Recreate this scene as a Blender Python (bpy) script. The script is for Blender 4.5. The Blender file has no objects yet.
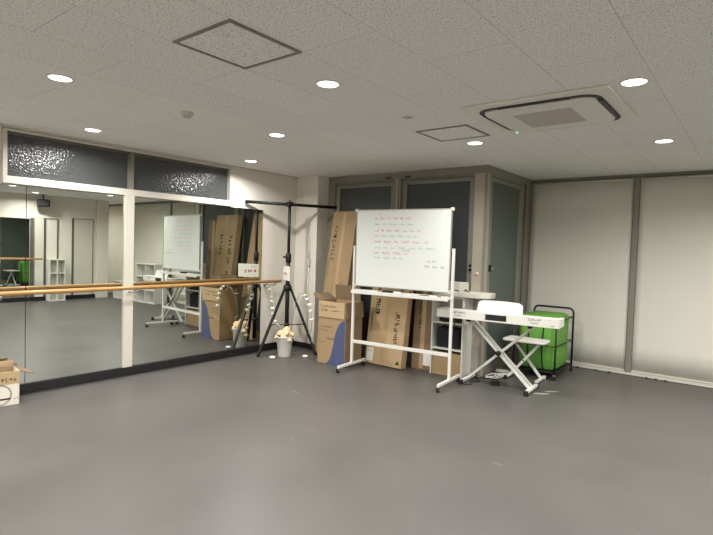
import bpy, bmesh, math, random
from mathutils import Vector, Matrix
S = bpy.context.scene
COL = S.collection
PI = math.pi

# ---------------------------------------------------------------- camera, world, exposure
CAM = (5.46, 0.0, 1.48)
yaw, pitch, roll, FPX = 0.66628, 0.03724, 0.0314, 515.0
fwd = Vector((-math.sin(yaw)*math.cos(pitch), math.cos(yaw)*math.cos(pitch), -math.sin(pitch)))
rt = Vector((math.cos(yaw), math.sin(yaw), 0)); up = rt.cross(fwd)
r2 = rt*math.cos(roll) + up*math.sin(roll); u2 = up*math.cos(roll) - rt*math.sin(roll)
cam = bpy.data.objects.new('camera', bpy.data.cameras.new('camera')); COL.objects.link(cam)
cam.data.sensor_fit = 'HORIZONTAL'; cam.data.sensor_width = 36.0; cam.data.lens = 36.0*FPX/713.0
cam.data.clip_start = 0.05
cam.matrix_world = Matrix(((r2.x, u2.x, -fwd.x, CAM[0]), (r2.y, u2.y, -fwd.y, CAM[1]), (r2.z, u2.z, -fwd.z, CAM[2]), (0, 0, 0, 1)))
S.camera = cam
w = bpy.data.worlds.new('world'); S.world = w; w.use_nodes = True
w.node_tree.nodes['Background'].inputs[0].default_value = (0.02, 0.02, 0.022, 1)
S.view_settings.view_transform = 'Standard'; S.view_settings.look = 'None'
S.view_settings.exposure = 0.05; S.view_settings.gamma = 1.0
S.cycles.use_denoising = True
S.cycles.max_bounces = 10; S.cycles.diffuse_bounces = 5; S.cycles.glossy_bounces = 6
S.cycles.sample_clamp_indirect = 4.0
LAMP_W = 25.5
LAMP_COL = (1.0, 0.985, 0.945)

# ---------------------------------------------------------------- materials
def srgb(h):
    return tuple(((c/255.0)/12.92 if c/255.0 <= 0.04045 else ((c/255.0+0.055)/1.055)**2.4) for c in h) + (1,)
MATS = {}
def mat(name, rgb, rough=0.6, metal=0.0, spec=0.5, emit=None, bump=None, var=None):
    m = bpy.data.materials.new(name); m.use_nodes = True; nt = m.node_tree
    b = nt.nodes['Principled BSDF']
    b.inputs['Base Color'].default_value = srgb(rgb); b.inputs['Roughness'].default_value = rough
    b.inputs['Metallic'].default_value = metal; b.inputs['Specular IOR Level'].default_value = spec
    if emit:
        b.inputs['Emission Color'].default_value = (*emit[0], 1); b.inputs['Emission Strength'].default_value = emit[1]
    geo = None
    if bump or var:
        geo = nt.nodes.new('ShaderNodeTexCoord')
    if bump:
        n = nt.nodes.new('ShaderNodeTexNoise'); n.inputs['Scale'].default_value = bump[0]; n.inputs['Detail'].default_value = 3
        bp = nt.nodes.new('ShaderNodeBump'); bp.inputs['Strength'].default_value = bump[1]; bp.inputs['Distance'].default_value = bump[2]
        nt.links.new(geo.outputs['Object'], n.inputs['Vector']); nt.links.new(n.outputs['Fac'], bp.inputs['Height'])
        nt.links.new(bp.outputs['Normal'], b.inputs['Normal'])
    if var:
        n = nt.nodes.new('ShaderNodeTexNoise'); n.inputs['Scale'].default_value = var[0]; n.inputs['Detail'].default_value = 4
        mx = nt.nodes.new('ShaderNodeMix'); mx.data_type = 'RGBA'
        mx.inputs[6].default_value = srgb(rgb); mx.inputs[7].default_value = srgb(tuple(max(0, min(255, c*var[1])) for c in rgb))
        nt.links.new(geo.outputs['Object'], n.inputs['Vector']); nt.links.new(n.outputs['Fac'], mx.inputs[0])
        nt.links.new(mx.outputs[2], b.inputs['Base Color'])
    MATS[name] = m
    return m
mat('wall_white', (222, 217, 206), 0.75, bump=(60, .08, .002))
mat('frame_cream', (208, 203, 190), 0.45)
mat('frame_grey', (130, 127, 116), 0.45)
mat('column_beige', (168, 160, 146), 0.6)
mat('dark_grey_frame', (88, 87, 80), 0.5)
mat('glass_frosted', (62, 66, 67), 0.35, spec=0.5)
mat('glass_side', (86, 96, 92), 0.4, spec=0.5)
mat('blind', (216, 213, 201), 0.85, bump=(25, .05, .003))
mat('white_paint', (216, 215, 208), 0.4)
mat('white_plastic', (216, 214, 206), 0.45)
mat('off_white', (205, 202, 190), 0.55)
mat('board_white', (214, 217, 214), 0.18)
mat('aluminium', (170, 170, 166), 0.35, metal=0.7)
mat('black', (16, 16, 17), 0.5)
mat('black_rubber', (20, 20, 22), 0.75)
mat('black_base', (26, 26, 28), 0.5)
mat('dark_cloth', (24, 24, 28), 0.9)
mat('chrome', (200, 200, 200), 0.2, metal=1.0)
mat('wood', (196, 148, 92), 0.35, var=(9, .82))
mat('card', (166, 140, 104), 0.8, var=(6, .92))
mat('card_light', (186, 160, 122), 0.8, var=(6, .94))
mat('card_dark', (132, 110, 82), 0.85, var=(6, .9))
mat('card_white', (225, 218, 206), 0.7)
mat('ink', (52, 42, 34), 0.8)
mat('card_blue', (74, 82, 116), 0.7)
mat('green', (104, 164, 66), 0.6, var=(5, .9))
mat('petal', (240, 236, 224), 0.7)
mat('rose', (236, 208, 168), 0.7)
mat('stem', (120, 120, 96), 0.8)
mat('red_ink', (214, 110, 124), 0.6)
mat('green_ink', (120, 168, 150), 0.6)
mat('black_ink', (110, 110, 116), 0.6)
mat('label_white', (226, 224, 216), 0.6)
mat('red', (190, 50, 40), 0.6)
mat('sensor', (214, 190, 160), 0.5)
mat('pale_patch', (150, 148, 144), 0.5)
mat('lamp_glow', (255, 250, 240), 0.5, emit=((1.0, 0.97, 0.92), 7.0))
mat('led_green', (60, 255, 90), 0.5, emit=((0.15, 1.0, 0.3), 3.0))
mat('ac_white', (224, 222, 212), 0.5)
mat('ac_grille', (196, 192, 182), 0.7)
mat('louver_dark', (44, 46, 50), 0.5)
mat('bench_seat', (222, 214, 208), 0.5)

def mirror_mat():
    m = bpy.data.materials.new('mirror_glass'); m.use_nodes = True
    b = m.node_tree.nodes['Principled BSDF']
    b.inputs['Base Color'].default_value = (0.74, 0.77, 0.72, 1); b.inputs['Metallic'].default_value = 1.0
    b.inputs['Roughness'].default_value = 0.0
    MATS['mirror'] = m
mirror_mat()

def rough_glass():
    m = bpy.data.materials.new('patterned_glass'); m.use_nodes = True; nt = m.node_tree
    b = nt.nodes['Principled BSDF']
    b.inputs['Base Color'].default_value = srgb((70, 72, 73)); b.inputs['Roughness'].default_value = 0.22
    tc = nt.nodes.new('ShaderNodeTexCoord'); v = nt.nodes.new('ShaderNodeTexVoronoi'); v.inputs['Scale'].default_value = 55
    bp = nt.nodes.new('ShaderNodeBump'); bp.inputs['Strength'].default_value = 0.9; bp.inputs['Distance'].default_value = 0.004
    nt.links.new(tc.outputs['Object'], v.inputs['Vector']); nt.links.new(v.outputs['Distance'], bp.inputs['Height'])
    nt.links.new(bp.outputs['Normal'], b.inputs['Normal'])
    MATS['rough_glass'] = m
rough_glass()

def ceiling_mat():
    m = bpy.data.materials.new('ceiling_board'); m.use_nodes = True; nt = m.node_tree; L = nt.links.new
    b = nt.nodes['Principled BSDF']; b.inputs['Roughness'].default_value = 0.9
    g = nt.nodes.new('ShaderNodeNewGeometry'); sx = nt.nodes.new('ShaderNodeSeparateXYZ'); L(g.outputs['Position'], sx.inputs[0])
    ax = nt.nodes.new('ShaderNodeMath'); ax.operation = 'ADD'; ax.inputs[1].default_value = -3.52+0.47*40
    ay = nt.nodes.new('ShaderNodeMath'); ay.operation = 'ADD'; ay.inputs[1].default_value = -0.55+0.94*20
    L(sx.outputs['X'], ax.inputs[0]); L(sx.outputs['Y'], ay.inputs[0])
    cb = nt.nodes.new('ShaderNodeCombineXYZ'); L(ay.outputs[0], cb.inputs['X']); L(ax.outputs[0], cb.inputs['Y'])
    br = nt.nodes.new('ShaderNodeTexBrick'); br.offset = 0.5; br.offset_frequency = 2
    br.inputs['Scale'].default_value = 1.0; br.inputs['Brick Width'].default_value = 0.94; br.inputs['Row Height'].default_value = 0.47
    br.inputs['Mortar Size'].default_value = 0.0024; br.inputs['Mortar Smooth'].default_value = 0.3
    br.inputs['Color1'].default_value = (1, 1, 1, 1); br.inputs['Color2'].default_value = (0.97, 0.97, 0.97, 1); br.inputs['Mortar'].default_value = (0.66, 0.655, 0.65, 1)
    L(cb.outputs[0], br.inputs['Vector'])
    mp = nt.nodes.new('ShaderNodeMapping'); mp.inputs['Scale'].default_value = (115, 80, 80); L(g.outputs['Position'], mp.inputs['Vector'])
    n = nt.nodes.new('ShaderNodeTexNoise'); n.inputs['Scale'].default_value = 1.0; n.inputs['Detail'].default_value = 2.5; n.inputs['Roughness'].default_value = .6
    L(mp.outputs[0], n.inputs['Vector'])
    cr = nt.nodes.new('ShaderNodeValToRGB'); cr.color_ramp.elements[0].position = 0.54; cr.color_ramp.elements[0].color = srgb((236, 235, 232))
    cr.color_ramp.elements[1].position = 0.63; cr.color_ramp.elements[1].color = srgb((186, 185, 182))
    L(n.outputs['Fac'], cr.inputs[0])
    mx = nt.nodes.new('ShaderNodeMix'); mx.data_type = 'RGBA'; mx.blend_type = 'MULTIPLY'; mx.inputs[0].default_value = 1.0
    L(cr.outputs[0], mx.inputs[6]); L(br.outputs['Color'], mx.inputs[7]); L(mx.outputs[2], b.inputs['Base Color'])
    MATS['ceiling'] = m
ceiling_mat()

def floor_mat():
    m = bpy.data.materials.new('vinyl_floor'); m.use_nodes = True; nt = m.node_tree; L = nt.links.new
    b = nt.nodes['Principled BSDF']; b.inputs['Specular IOR Level'].default_value = 0.4
    tc = nt.nodes.new('ShaderNodeTexCoord')
    n = nt.nodes.new('ShaderNodeTexNoise'); n.inputs['Scale'].default_value = 1.3; n.inputs['Detail'].default_value = 6; L(tc.outputs['Object'], n.inputs['Vector'])
    cr = nt.nodes.new('ShaderNodeValToRGB'); cr.color_ramp.elements[0].color = srgb((82, 79, 77)); cr.color_ramp.elements[1].color = srgb((89, 85, 83))
    cr.color_ramp.elements[0].position = .35; cr.color_ramp.elements[1].position = .65
    L(n.outputs['Fac'], cr.inputs[0])
    # sparse pale scuffs, stretched at a slant
    mp = nt.nodes.new('ShaderNodeMapping'); mp.inputs['Rotation'].default_value = (0, 0, 0.6); mp.inputs['Scale'].default_value = (3.5, 16, 1)
    L(tc.outputs['Object'], mp.inputs['Vector'])
    n2 = nt.nodes.new('ShaderNodeTexNoise'); n2.inputs['Scale'].default_value = 1.0; n2.inputs['Detail'].default_value = 5; L(mp.outputs[0], n2.inputs['Vector'])
    c2 = nt.nodes.new('ShaderNodeValToRGB'); c2.color_ramp.elements[0].position = .70; c2.color_ramp.elements[0].color = (0, 0, 0, 1); c2.color_ramp.elements[1].position = .75; c2.color_ramp.elements[1].color = (.35, .35, .35, 1)
    L(n2.outputs['Fac'], c2.inputs[0])
    mx = nt.nodes.new('ShaderNodeMix'); mx.data_type = 'RGBA'; L(c2.outputs[0], mx.inputs[0]); L(cr.outputs[0], mx.inputs[6]); mx.inputs[7].default_value = srgb((190, 186, 182))
    L(mx.outputs[2], b.inputs['Base Color'])
    mr = nt.nodes.new('ShaderNodeMapRange'); mr.inputs[3].default_value = .34; mr.inputs[4].default_value = .46; L(n.outputs['Fac'], mr.inputs[0]); L(mr.outputs[0], b.inputs['Roughness'])
    MATS['floor'] = m
floor_mat()

# ---------------------------------------------------------------- mesh builder
class P:
    def __init__(s): s.v = []; s.f = []; s.m = []; s.names = []; s.sm = []
    def mi(s, name):
        if name not in s.names: s.names.append(name)
        return s.names.index(name)
    def add(s, vs, fs, m, M=None, smooth=False):
        o = len(s.v)
        for v in vs:
            v = Vector(v); s.v.append(M @ v if M else v)
        for f in fs: s.f.append([i+o for i in f]); s.m.append(s.mi(m)); s.sm.append(smooth)
    def box(s, x0, x1, y0, y1, z0, z1, m, M=None):
        vs = [(x, y, z) for z in (z0, z1) for y in (y0, y1) for x in (x0, x1)]
        s.add(vs, [(0, 2, 3, 1), (4, 5, 7, 6), (0, 1, 5, 4), (2, 6, 7, 3), (0, 4, 6, 2), (1, 3, 7, 5)], m, M)
        return s
    def quad(s, a, b, c, d, m): s.add([a, b, c, d], [(0, 1, 2, 3)], m); return s
    def prism(s, poly, h0, h1, m, M=None):        # poly in xy, extruded along z
        n = len(poly); vs = [(x, y, h0) for x, y in poly] + [(x, y, h1) for x, y in poly]
        fs = [tuple(range(n-1, -1, -1)), tuple(range(n, 2*n))] + [(i, (i+1) % n, n+(i+1) % n, n+i) for i in range(n)]
        s.add(vs, fs, m, M); return s
    def tube(s, pts, r, m, n=10, closed=False, M=None):
        pts = [Vector(p) for p in pts]; N = len(pts); rr = r if isinstance(r, (list, tuple)) else [r]*N
        vs = []; ref = None
        for i, p in enumerate(pts):
            a = pts[i-1] if (i > 0 or closed) else p; b = pts[(i+1) % N] if (i < N-1 or closed) else p
            t = (b-a).normalized()
            if ref is None:
                ref = Vector((0, 0, 1)) if abs(t.z) < .9 else Vector((1, 0, 0))
            u = ref - t*ref.dot(t)
            if u.length < 1e-4: u = t.orthogonal()
            u.normalize(); ref = u; w_ = t.cross(u)
            for k in range(n):
                an = 2*PI*k/n; vs.append(p + (u*math.cos(an) + w_*math.sin(an))*rr[i])
        fs = []
        for i in range(N if closed else N-1):
            j = (i+1) % N
            for k in range(n):
                l = (k+1) % n; fs.append((i*n+k, i*n+l, j*n+l, j*n+k))
        if not closed: fs.append(tuple(range(n-1, -1, -1))); fs.append(tuple(range((N-1)*n, N*n)))
        s.add(vs, fs, m, M, smooth=True); return s
    def bar(s, a, b, wd, th, m, upv=(0, 0, 1)):    # rectangular bar from a to b
        a = Vector(a); b = Vector(b); t = (b-a).normalized(); upv = Vector(upv)
        sdir = t.cross(upv)
        if sdir.length < 1e-3: sdir = t.cross(Vector((0, 1, 0)))
        sdir.normalize(); u = sdir.cross(t)
        vs = [q + sdir*(i*wd/2) + u*(j*th/2) for q in (a, b) for i, j in ((-1, -1), (1, -1), (1, 1), (-1, 1))]
        s.add(vs, [(3, 2, 1, 0), (4, 5, 6, 7), (0, 1, 5, 4), (1, 2, 6, 5), (2, 3, 7, 6), (3, 0, 4, 7)], m); return s
    def lathe(s, prof, m, n=24, c=(0, 0, 0), M=None):   # prof [(r,z)]
        vs = []; fs = []
        for r, z in prof:
            for k in range(n): an = 2*PI*k/n; vs.append((c[0]+r*math.cos(an), c[1]+r*math.sin(an), c[2]+z))
        for i in range(len(prof)-1):
            for k in range(n): l = (k+1) % n; fs.append((i*n+k, i*n+l, (i+1)*n+l, (i+1)*n+k))
        if prof[0][0] > 1e-4: fs.append(tuple(range(n-1, -1, -1)))
        if prof[-1][0] > 1e-4: fs.append(tuple(range((len(prof)-1)*n, len(prof)*n)))
        s.add(vs, fs, m, M, smooth=True); return s
    def ball(s, c, r, m, n=10, sc=(1, 1, 1)):
        prof = [(max(1e-5, math.sin(PI*i/n)), -math.cos(PI*i/n)) for i in range(n+1)]
        vs = []; fs = []; k2 = n+4
        for a, z in prof:
            for k in range(k2): an = 2*PI*k/k2; vs.append((c[0]+r*sc[0]*a*math.cos(an), c[1]+r*sc[1]*a*math.sin(an), c[2]+r*sc[2]*z))
        for i in range(n):
            for k in range(k2): l = (k+1) % k2; fs.append((i*k2+k, i*k2+l, (i+1)*k2+l, (i+1)*k2+k))
        s.add(vs, fs, m, smooth=True); return s
    def build(s, name, parent=None, bevel=0.0, seg=2):
        me = bpy.data.meshes.new(name); me.from_pydata([tuple(v) for v in s.v], [], s.f)
        for n in s.names: me.materials.append(MATS[n])
        me.polygons.foreach_set('material_index', s.m); me.polygons.foreach_set('use_smooth', s.sm)
        bm = bmesh.new(); bm.from_mesh(me); bmesh.ops.recalc_face_normals(bm, faces=bm.faces); bm.to_mesh(me); bm.free()
        me.update()
        o = bpy.data.objects.new(name, me); COL.objects.link(o)
        if parent: o.parent = parent
        if bevel:
            b = o.modifiers.new('bevel', 'BEVEL'); b.width = bevel; b.segments = seg; b.limit_method = 'ANGLE'; b.angle_limit = 0.7
            b.harden_normals = False
        return o
def thing(name, label, cat, loc=(0, 0, 0), rz=0, group=None):
    o = bpy.data.objects.new(name, None); COL.objects.link(o); o.location = loc; o.rotation_euler = (0, 0, rz)
    o.empty_display_size = .1; o['label'] = label; o['category'] = cat
    if group: o['group'] = group
    return o
def tag(o, label, cat, group=None, loc=None, rz=0):
    o['label'] = label; o['category'] = cat
    if group: o['group'] = group
    if loc: o.location = loc
    o.rotation_euler = (0, 0, rz); return o
def struct(o, label=None):
    o['kind'] = 'structure'
    if label: o['label'] = label
    return o
def dup(root, loc, rz=0, label=None):
    r = root.copy(); COL.objects.link(r); r.location = loc; r.rotation_euler = (0, 0, rz)
    if label: r['label'] = label
    for ch in list(root.children):
        c = ch.copy(); COL.objects.link(c); c.parent = r
        for g in list(ch.children):
            d = g.copy(); COL.objects.link(d); d.parent = c
    return r
def rrect(x0, x1, y0, y1, r, n=5):
    pts = []
    for cx, cy, a0 in ((x1-r, y0+r, -PI/2), (x1-r, y1-r, 0), (x0+r, y1-r, PI/2), (x0+r, y0+r, PI)):
        for i in range(n+1): a = a0+PI/2*i/n; pts.append((cx+r*math.cos(a), cy+r*math.sin(a)))
    return pts
def glyph(p, o, ux, uy, h, rng, m, wdt=None, nrm=None):
    """one printed or written character: a few short strokes; o corner, ux right, uy up (unit), h height"""
    wdt = wdt or h*.8
    nrm = Vector(nrm)*0.0012
    for _ in range(rng.choice((3, 4, 4, 5))):
        if rng.random() < .5: a = (rng.random()*.3, rng.random()); b = (a[0]+.6, a[1]+rng.uniform(-.1, .1))
        else: a = (rng.random(), rng.random()*.3); b = (a[0]+rng.uniform(-.15, .15), a[1]+.65)
        A = Vector(o)+Vector(ux)*a[0]*wdt+Vector(uy)*a[1]*h; B = Vector(o)+Vector(ux)*b[0]*wdt+Vector(uy)*b[1]*h
        t = (B-A).normalized(); s_ = t.cross(nrm.normalized())*h*.07
        vs = [A-s_, A+s_, B+s_, B-s_]; p.add([v+nrm for v in vs], [(0, 1, 2, 3)], m)
def textline(p, o, ux, uy, h, n, rng, m, nrm, gap=.25):
    wd = h*.8
    for i in range(n):
        glyph(p, Vector(o)+Vector(ux)*i*wd*(1+gap), ux, uy, h, rng, m, wd, nrm)

H = 2.5; XR = 8.0; YB = 7.18; YR = -2.6; YF = 5.68; XC = 2.895; XE = 9.5
# ---------------------------------------------------------------- setting
struct(P().box(-.15, XE+.1, YR-.1, YB+.1, -.1, 0, 'floor').build('floor'))
struct(P().box(-.15, XE+.1, YR-.1, YB+.1, H, H+.1, 'ceiling').build('ceiling'))
p = P()   # left wall with the opening of the transom window
TY0, TY1, TZ0, TZ1 = 1.69, 4.26, 1.975, 2.475
p.box(-.12, 0, YR, YB, 0, TZ0, 'wall_white').box(-.12, 0, YR, TY0, TZ0, H, 'wall_white').box(-.12, 0, TY1, YB, TZ0, H, 'wall_white').box(-.12, 0, TY0, TY1, TZ1, H, 'wall_white')
struct(p.build('wall_left'))
struct(P().box(.0, .43, 5.45, 5.8, 0, H, 'wall_white').build('wall_corner', bevel=.004))
struct(P().box(-.1, XE, YB, YB+.1, 0, H, 'wall_white').build('wall_back'))
struct(P().box(XR, XR+.12, YR, 6.24, 0, H, 'wall_white').build('wall_right'))
struct(P().box(XR-.06, XR+.3, 6.24, 6.54, 0, H, 'wall_white').build('wall_right', bevel=.004))
struct(P().box(XE, XE+.1, 4.4, YB, 0, H, 'wall_white').box(XR+.12, XE, 4.4, 4.5, 0, H, 'wall_white').build('wall_alcove'))
struct(P().box(0, XR, YR-.1, YR, 0, H, 'wall_white').build('wall_rear'))
# ceiling-edge moulding on the left wall
struct(P().box(0, .03, YR, 5.45, 2.482, 2.5, 'off_white').build('trim_1'))
# baseboards
struct(P().box(0, .03, YR, 5.45, 0, .095, 'black_base').build('baseboard_left', bevel=.003))
struct(P().box(.03, .445, 5.435, 5.45, 0, .075, 'black_base').build('baseboard_corner'))
struct(P().box(XR-.015, XR, YR, 6.24, 0, .10, 'black_base').build('baseboard_right'))
# transom window
wn = struct(P().box(-.06, .03, TY0, TY1, TZ0, TZ0+.028, 'frame_cream').box(-.06, .018, TY0+.01, TY1-.01, TZ0+.028, TZ0+.07, 'frame_cream')
            .box(-.06, .018, TY0, TY1, TZ1-.022, TZ1, 'frame_cream')
            .box(-.06, .022, TY0, TY0+.035, TZ0+.028, TZ1, 'frame_cream').box(-.06, .022, TY1-.035, TY1, TZ0+.028, TZ1, 'frame_cream')
            .build('window_1', bevel=.003))
for a, b in ((TY0+.04, 2.895), (2.935, TY1-.04)):
    P().box(-.04, -.034, a+.012, b-.012, TZ0+.072, TZ1-.05, 'rough_glass').build('window_pane', wn)
    P().box(-.05, -.01, a, b, TZ1-.05, TZ1-.022, 'dark_grey_frame').box(-.05, -.012, a, a+.012, TZ0+.07, TZ1-.05, 'frame_grey').box(-.05, -.012, b-.012, b, TZ0+.07, TZ1-.05, 'frame_grey').build('window_sash', wn)
P().box(-.05, .012, 2.895, 2.935, TZ0+.07, TZ1-.022, 'frame_grey').build('mullion', wn)
# strip between the mirrors
struct(P().box(0, .035, 2.83, 2.935, .095, TZ0, 'frame_cream').build('trim_2', bevel=.002))

# ---- glazed screen (bay) across the left half of the back
D = .10
p = P()
p.box(.43, XC, YF, YF+D, 2.41, H, 'frame_grey').box(XC-.1, XC, YF+D, YB, 2.41, H, 'frame_grey')
p.box(.43, XC+.012, YF-.012, YF, 2.478, H, 'frame_grey').box(XC, XC+.012, YF, YB, 2.478, H, 'frame_grey')
struct(p.build('trim_3', bevel=.003))
struct(P().box(.43, .56, YF, YF+D, 0, 2.41, 'frame_grey').build('trim_4', bevel=.003))
struct(P().box(1.60, 1.70, YF-.015, YF+D, 0, 2.41, 'frame_grey').box(1.635, 1.665, YF-.03, YF-.015, 0, 2.41, 'column_beige').build('trim_5', bevel=.003))
struct(P().box(2.745, XC, YF-.012, YF+D, 0, 2.41, 'column_beige').box(XC-.02, XC+.006, YF-.02, YF+.01, 0, 2.41, 'frame_grey').build('trim_6', bevel=.004))
def door(name, x0, x1, gmat, side=False, hz=1.29, hx=None):
    T = (lambda a, b, c, d, e, f, m, q: q.box(a, b, c, d, e, f, m)) if not side else (lambda a, b, c, d, e, f, m, q: q.box(XC-(d-YF)+.022, XC-(c-YF)+.022, a, b, e, f, m))
    q = P(); w_ = .075
    T(x0, x1, YF+.02, YF+.07, 2.33, 2.41, 'frame_grey', q); T(x0, x1, YF+.02, YF+.07, 0, .16, 'frame_grey', q)
    T(x0, x0+w_, YF+.02, YF+.07, .16, 2.33, 'frame_grey', q); T(x1-w_, x1, YF+.02, YF+.07, .16, 2.33, 'frame_grey', q)
    T(x0+.01, x1-.01, YF+.008, YF+.02, 2.375, 2.385, 'dark_grey_frame', q)
    d = struct(q.build(name, bevel=.004))
    q = P(); T(x0+w_, x1-w_, YF+.04, YF+.048, .16, 2.33, gmat, q); q.build('glass_panel', d)
    if hx is not None:
        q = P(); T(hx-.012, hx+.012, YF-.012, YF+.02, hz-.04, hz+.04, 'black', q); T(hx-.012, hx+.03, YF-.03, YF-.012, hz-.01, hz+.01, 'chrome', q)
        q.build('door_handle', d, bevel=.003)
    return d
door('door_1', .56, 1.60, 'glass_frosted', hx=None)
door('door_2', 1.70, 2.745, 'glass_frosted', hx=2.72)
door('door_3', YF+.10, YF+1.12, 'glass_side', side=True, hx=YF+.14)
struct(P().box(XC-.1, XC, YF+1.12, YB, 0, 2.41, 'frame_grey').box(XC, XC+.02, YF+1.2, YF+1.22, 0, 2.41, 'dark_grey_frame').build('trim_7', bevel=.003))
for i, (x, lab) in enumerate(((1.50, 'small black door closer block over the left glazed door'), (1.80, 'small black door closer block over the right glazed door'))):
    tag(P().box(-.035, .035, -.03, 0, -.008, .008, 'black').box(-.008, .05, -.04, -.03, -.004, .004, 'black').build('door_stop', bevel=.002), lab, 'door fitting', loc=(x, YF, 2.425))
tag(P().lathe([(.022, 0), (.022, .008), (.018, .014), (.001, .016)], 'sensor', 20, M=Matrix.Rotation(PI/2, 4, 'X')).build('wall_button'), 'round beige button on the beige post beside the glazed door', 'button', loc=(2.82, YF-.012, 1.225))
# grey frames and low sill of the blinds wall
struct(P().box(XC, XE, YB-.05, YB, 2.465, H, 'frame_grey').box(XC, XE, YB-.075, YB-.05, 2.455, 2.468, 'dark_grey_frame').build('trim_8', bevel=.003))
struct(P().box(XC, XE, YB-.05, YB, 0, .05, 'off_white').box(XC, XE, YB-.052, YB-.05, 0, .012, 'dark_grey_frame').build('trim_9', bevel=.004))
for k, x in enumerate((4.21, 6.0, 7.8)):
    struct(P().box(x-.035, x+.035, YB-.06, YB, .05, 2.465, 'frame_grey').box(x-.035, x-.028, YB-.066, YB-.06, .05, 2.455, 'dark_grey_frame').build('trim_%d' % (10+k), bevel=.003))
for x0, x1, lab in ((2.93, 4.172, 'white roller blind left of the grey post, behind the trolley'), (4.248, 5.962, 'white roller blind right of the grey post at the right edge'),
                    (6.038, 7.762, 'white roller blind in the mirror, behind the low white shelves'), (7.838, 9.48, 'white roller blind in the mirror, partly behind the corner column')):
    t = thing('roller_blind', lab, 'blind', ((x0+x1)/2, YB-.045, 0), group='roller blinds on the back wall')
    hw = (x1-x0)/2
    vs = []; fs = []; n = 24
    for i in range(n+1):
        for j in range(9):
            x = -hw + 2*hw*i/n; z = .07+2.37*j/8
            vs.append((x, .004*math.sin(i*1.7+j*.3)*(1-j/8.), z))
    for i in range(n):
        for j in range(8): a = i*9+j; fs.append((a, a+9, a+10, a+1))
    q = P(); q.add(vs, fs, 'blind', smooth=True); fo = q.build('blind_fabric', t)
    so = fo.modifiers.new('s', 'SOLIDIFY'); so.thickness = .002; so.offset = 0
    P().box(-hw, hw, -.012, .012, .052, .072, 'off_white').build('bottom_bar', t, bevel=.003)
    P().tube([(-hw, -.003, 2.44), (hw, -.003, 2.44)], .012, 'off_white').build('roller', t)
for x, lab in ((3.62, 'first small black foot along the sill from the trolley'), (3.84, 'second small black foot along the sill from the trolley'), (4.0, 'third small black foot along the sill, nearest the grey post'), (4.42, 'small black foot just right of the grey post'), (4.52, 'middle small black foot right of the grey post'), (4.62, 'small black foot farthest right of the grey post')):
    tag(P().box(-.014, .014, -.012, 0, 0, .018, 'black').build('sill_foot', bevel=.003), lab, 'foot', 'black feet along the sill', loc=(x, YB-.052, .0))

# ---- mirrors
def mirror(y0, y1, z0, z1, lab, x=0, s=1, rz=0):
    o = thing('wall_mirror', lab, 'mirror', (x, (y0+y1)/2, 0), rz)
    h = (y1-y0)/2
    q = P().box(s*.004, s*.012, -h+.002, h-.002, z0, z1, 'mirror'); q.build('glass', o)
    P().box(0, s*.004, -h, h, z0-.001, z1+.001, 'black').build('backing', o)
    return o
mirror(.0, 1.885, .10, 1.965, 'left wall mirror panel cut by the picture edge, above the open carton')
mirror(1.887, 2.828, .10, 1.965, 'middle wall mirror panel between the thin seam and the cream strip')
mirror(2.937, 4.80, .10, 1.965, 'right wall mirror panel beyond the cream strip, reflecting the whiteboard')
mirror(2.0, 4.72, .12, 1.93, 'wall mirror on the opposite wall, seen in the left mirror', x=XR-.024, s=-1, rz=-.012)
# opposite wall: joinery seen in the mirrors
struct(P().box(XR-.05, XR, 4.82, 5.01, .10, 2.0, 'frame_cream').build('trim_13', bevel=.003))
struct(P().box(XR-.045, XR, 4.735, 4.80, .10, 1.95, 'dark_grey_frame').build('trim_14'))
d4 = struct(P().box(XR-.03, XR, 5.03, 5.07, .1, 1.94, 'dark_grey_frame').box(XR-.03, XR, 5.31, 5.34, .1, 1.94, 'dark_grey_frame').box(XR-.03, XR, 5.03, 5.34, 1.94, 1.97, 'frame_grey').build('window_2'))
P().box(XR-.02, XR-.012, 5.07, 5.31, .1, 1.94, 'blind').build('window_pane', d4)
d5 = struct(P().box(XR-.03, XR, 5.66, 5.70, .1, 2.0, 'dark_grey_frame').box(XR-.03, XR, 6.15, 6.17, .1, 2.0, 'dark_grey_frame').box(XR-.03, XR, 5.70, 6.15, 1.985, 2.0, 'dark_grey_frame').build('door_4'))
P().box(XR-.025, XR, 5.70, 6.15, .1, 1.985, 'off_white').build('door_leaf', d5)

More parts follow.
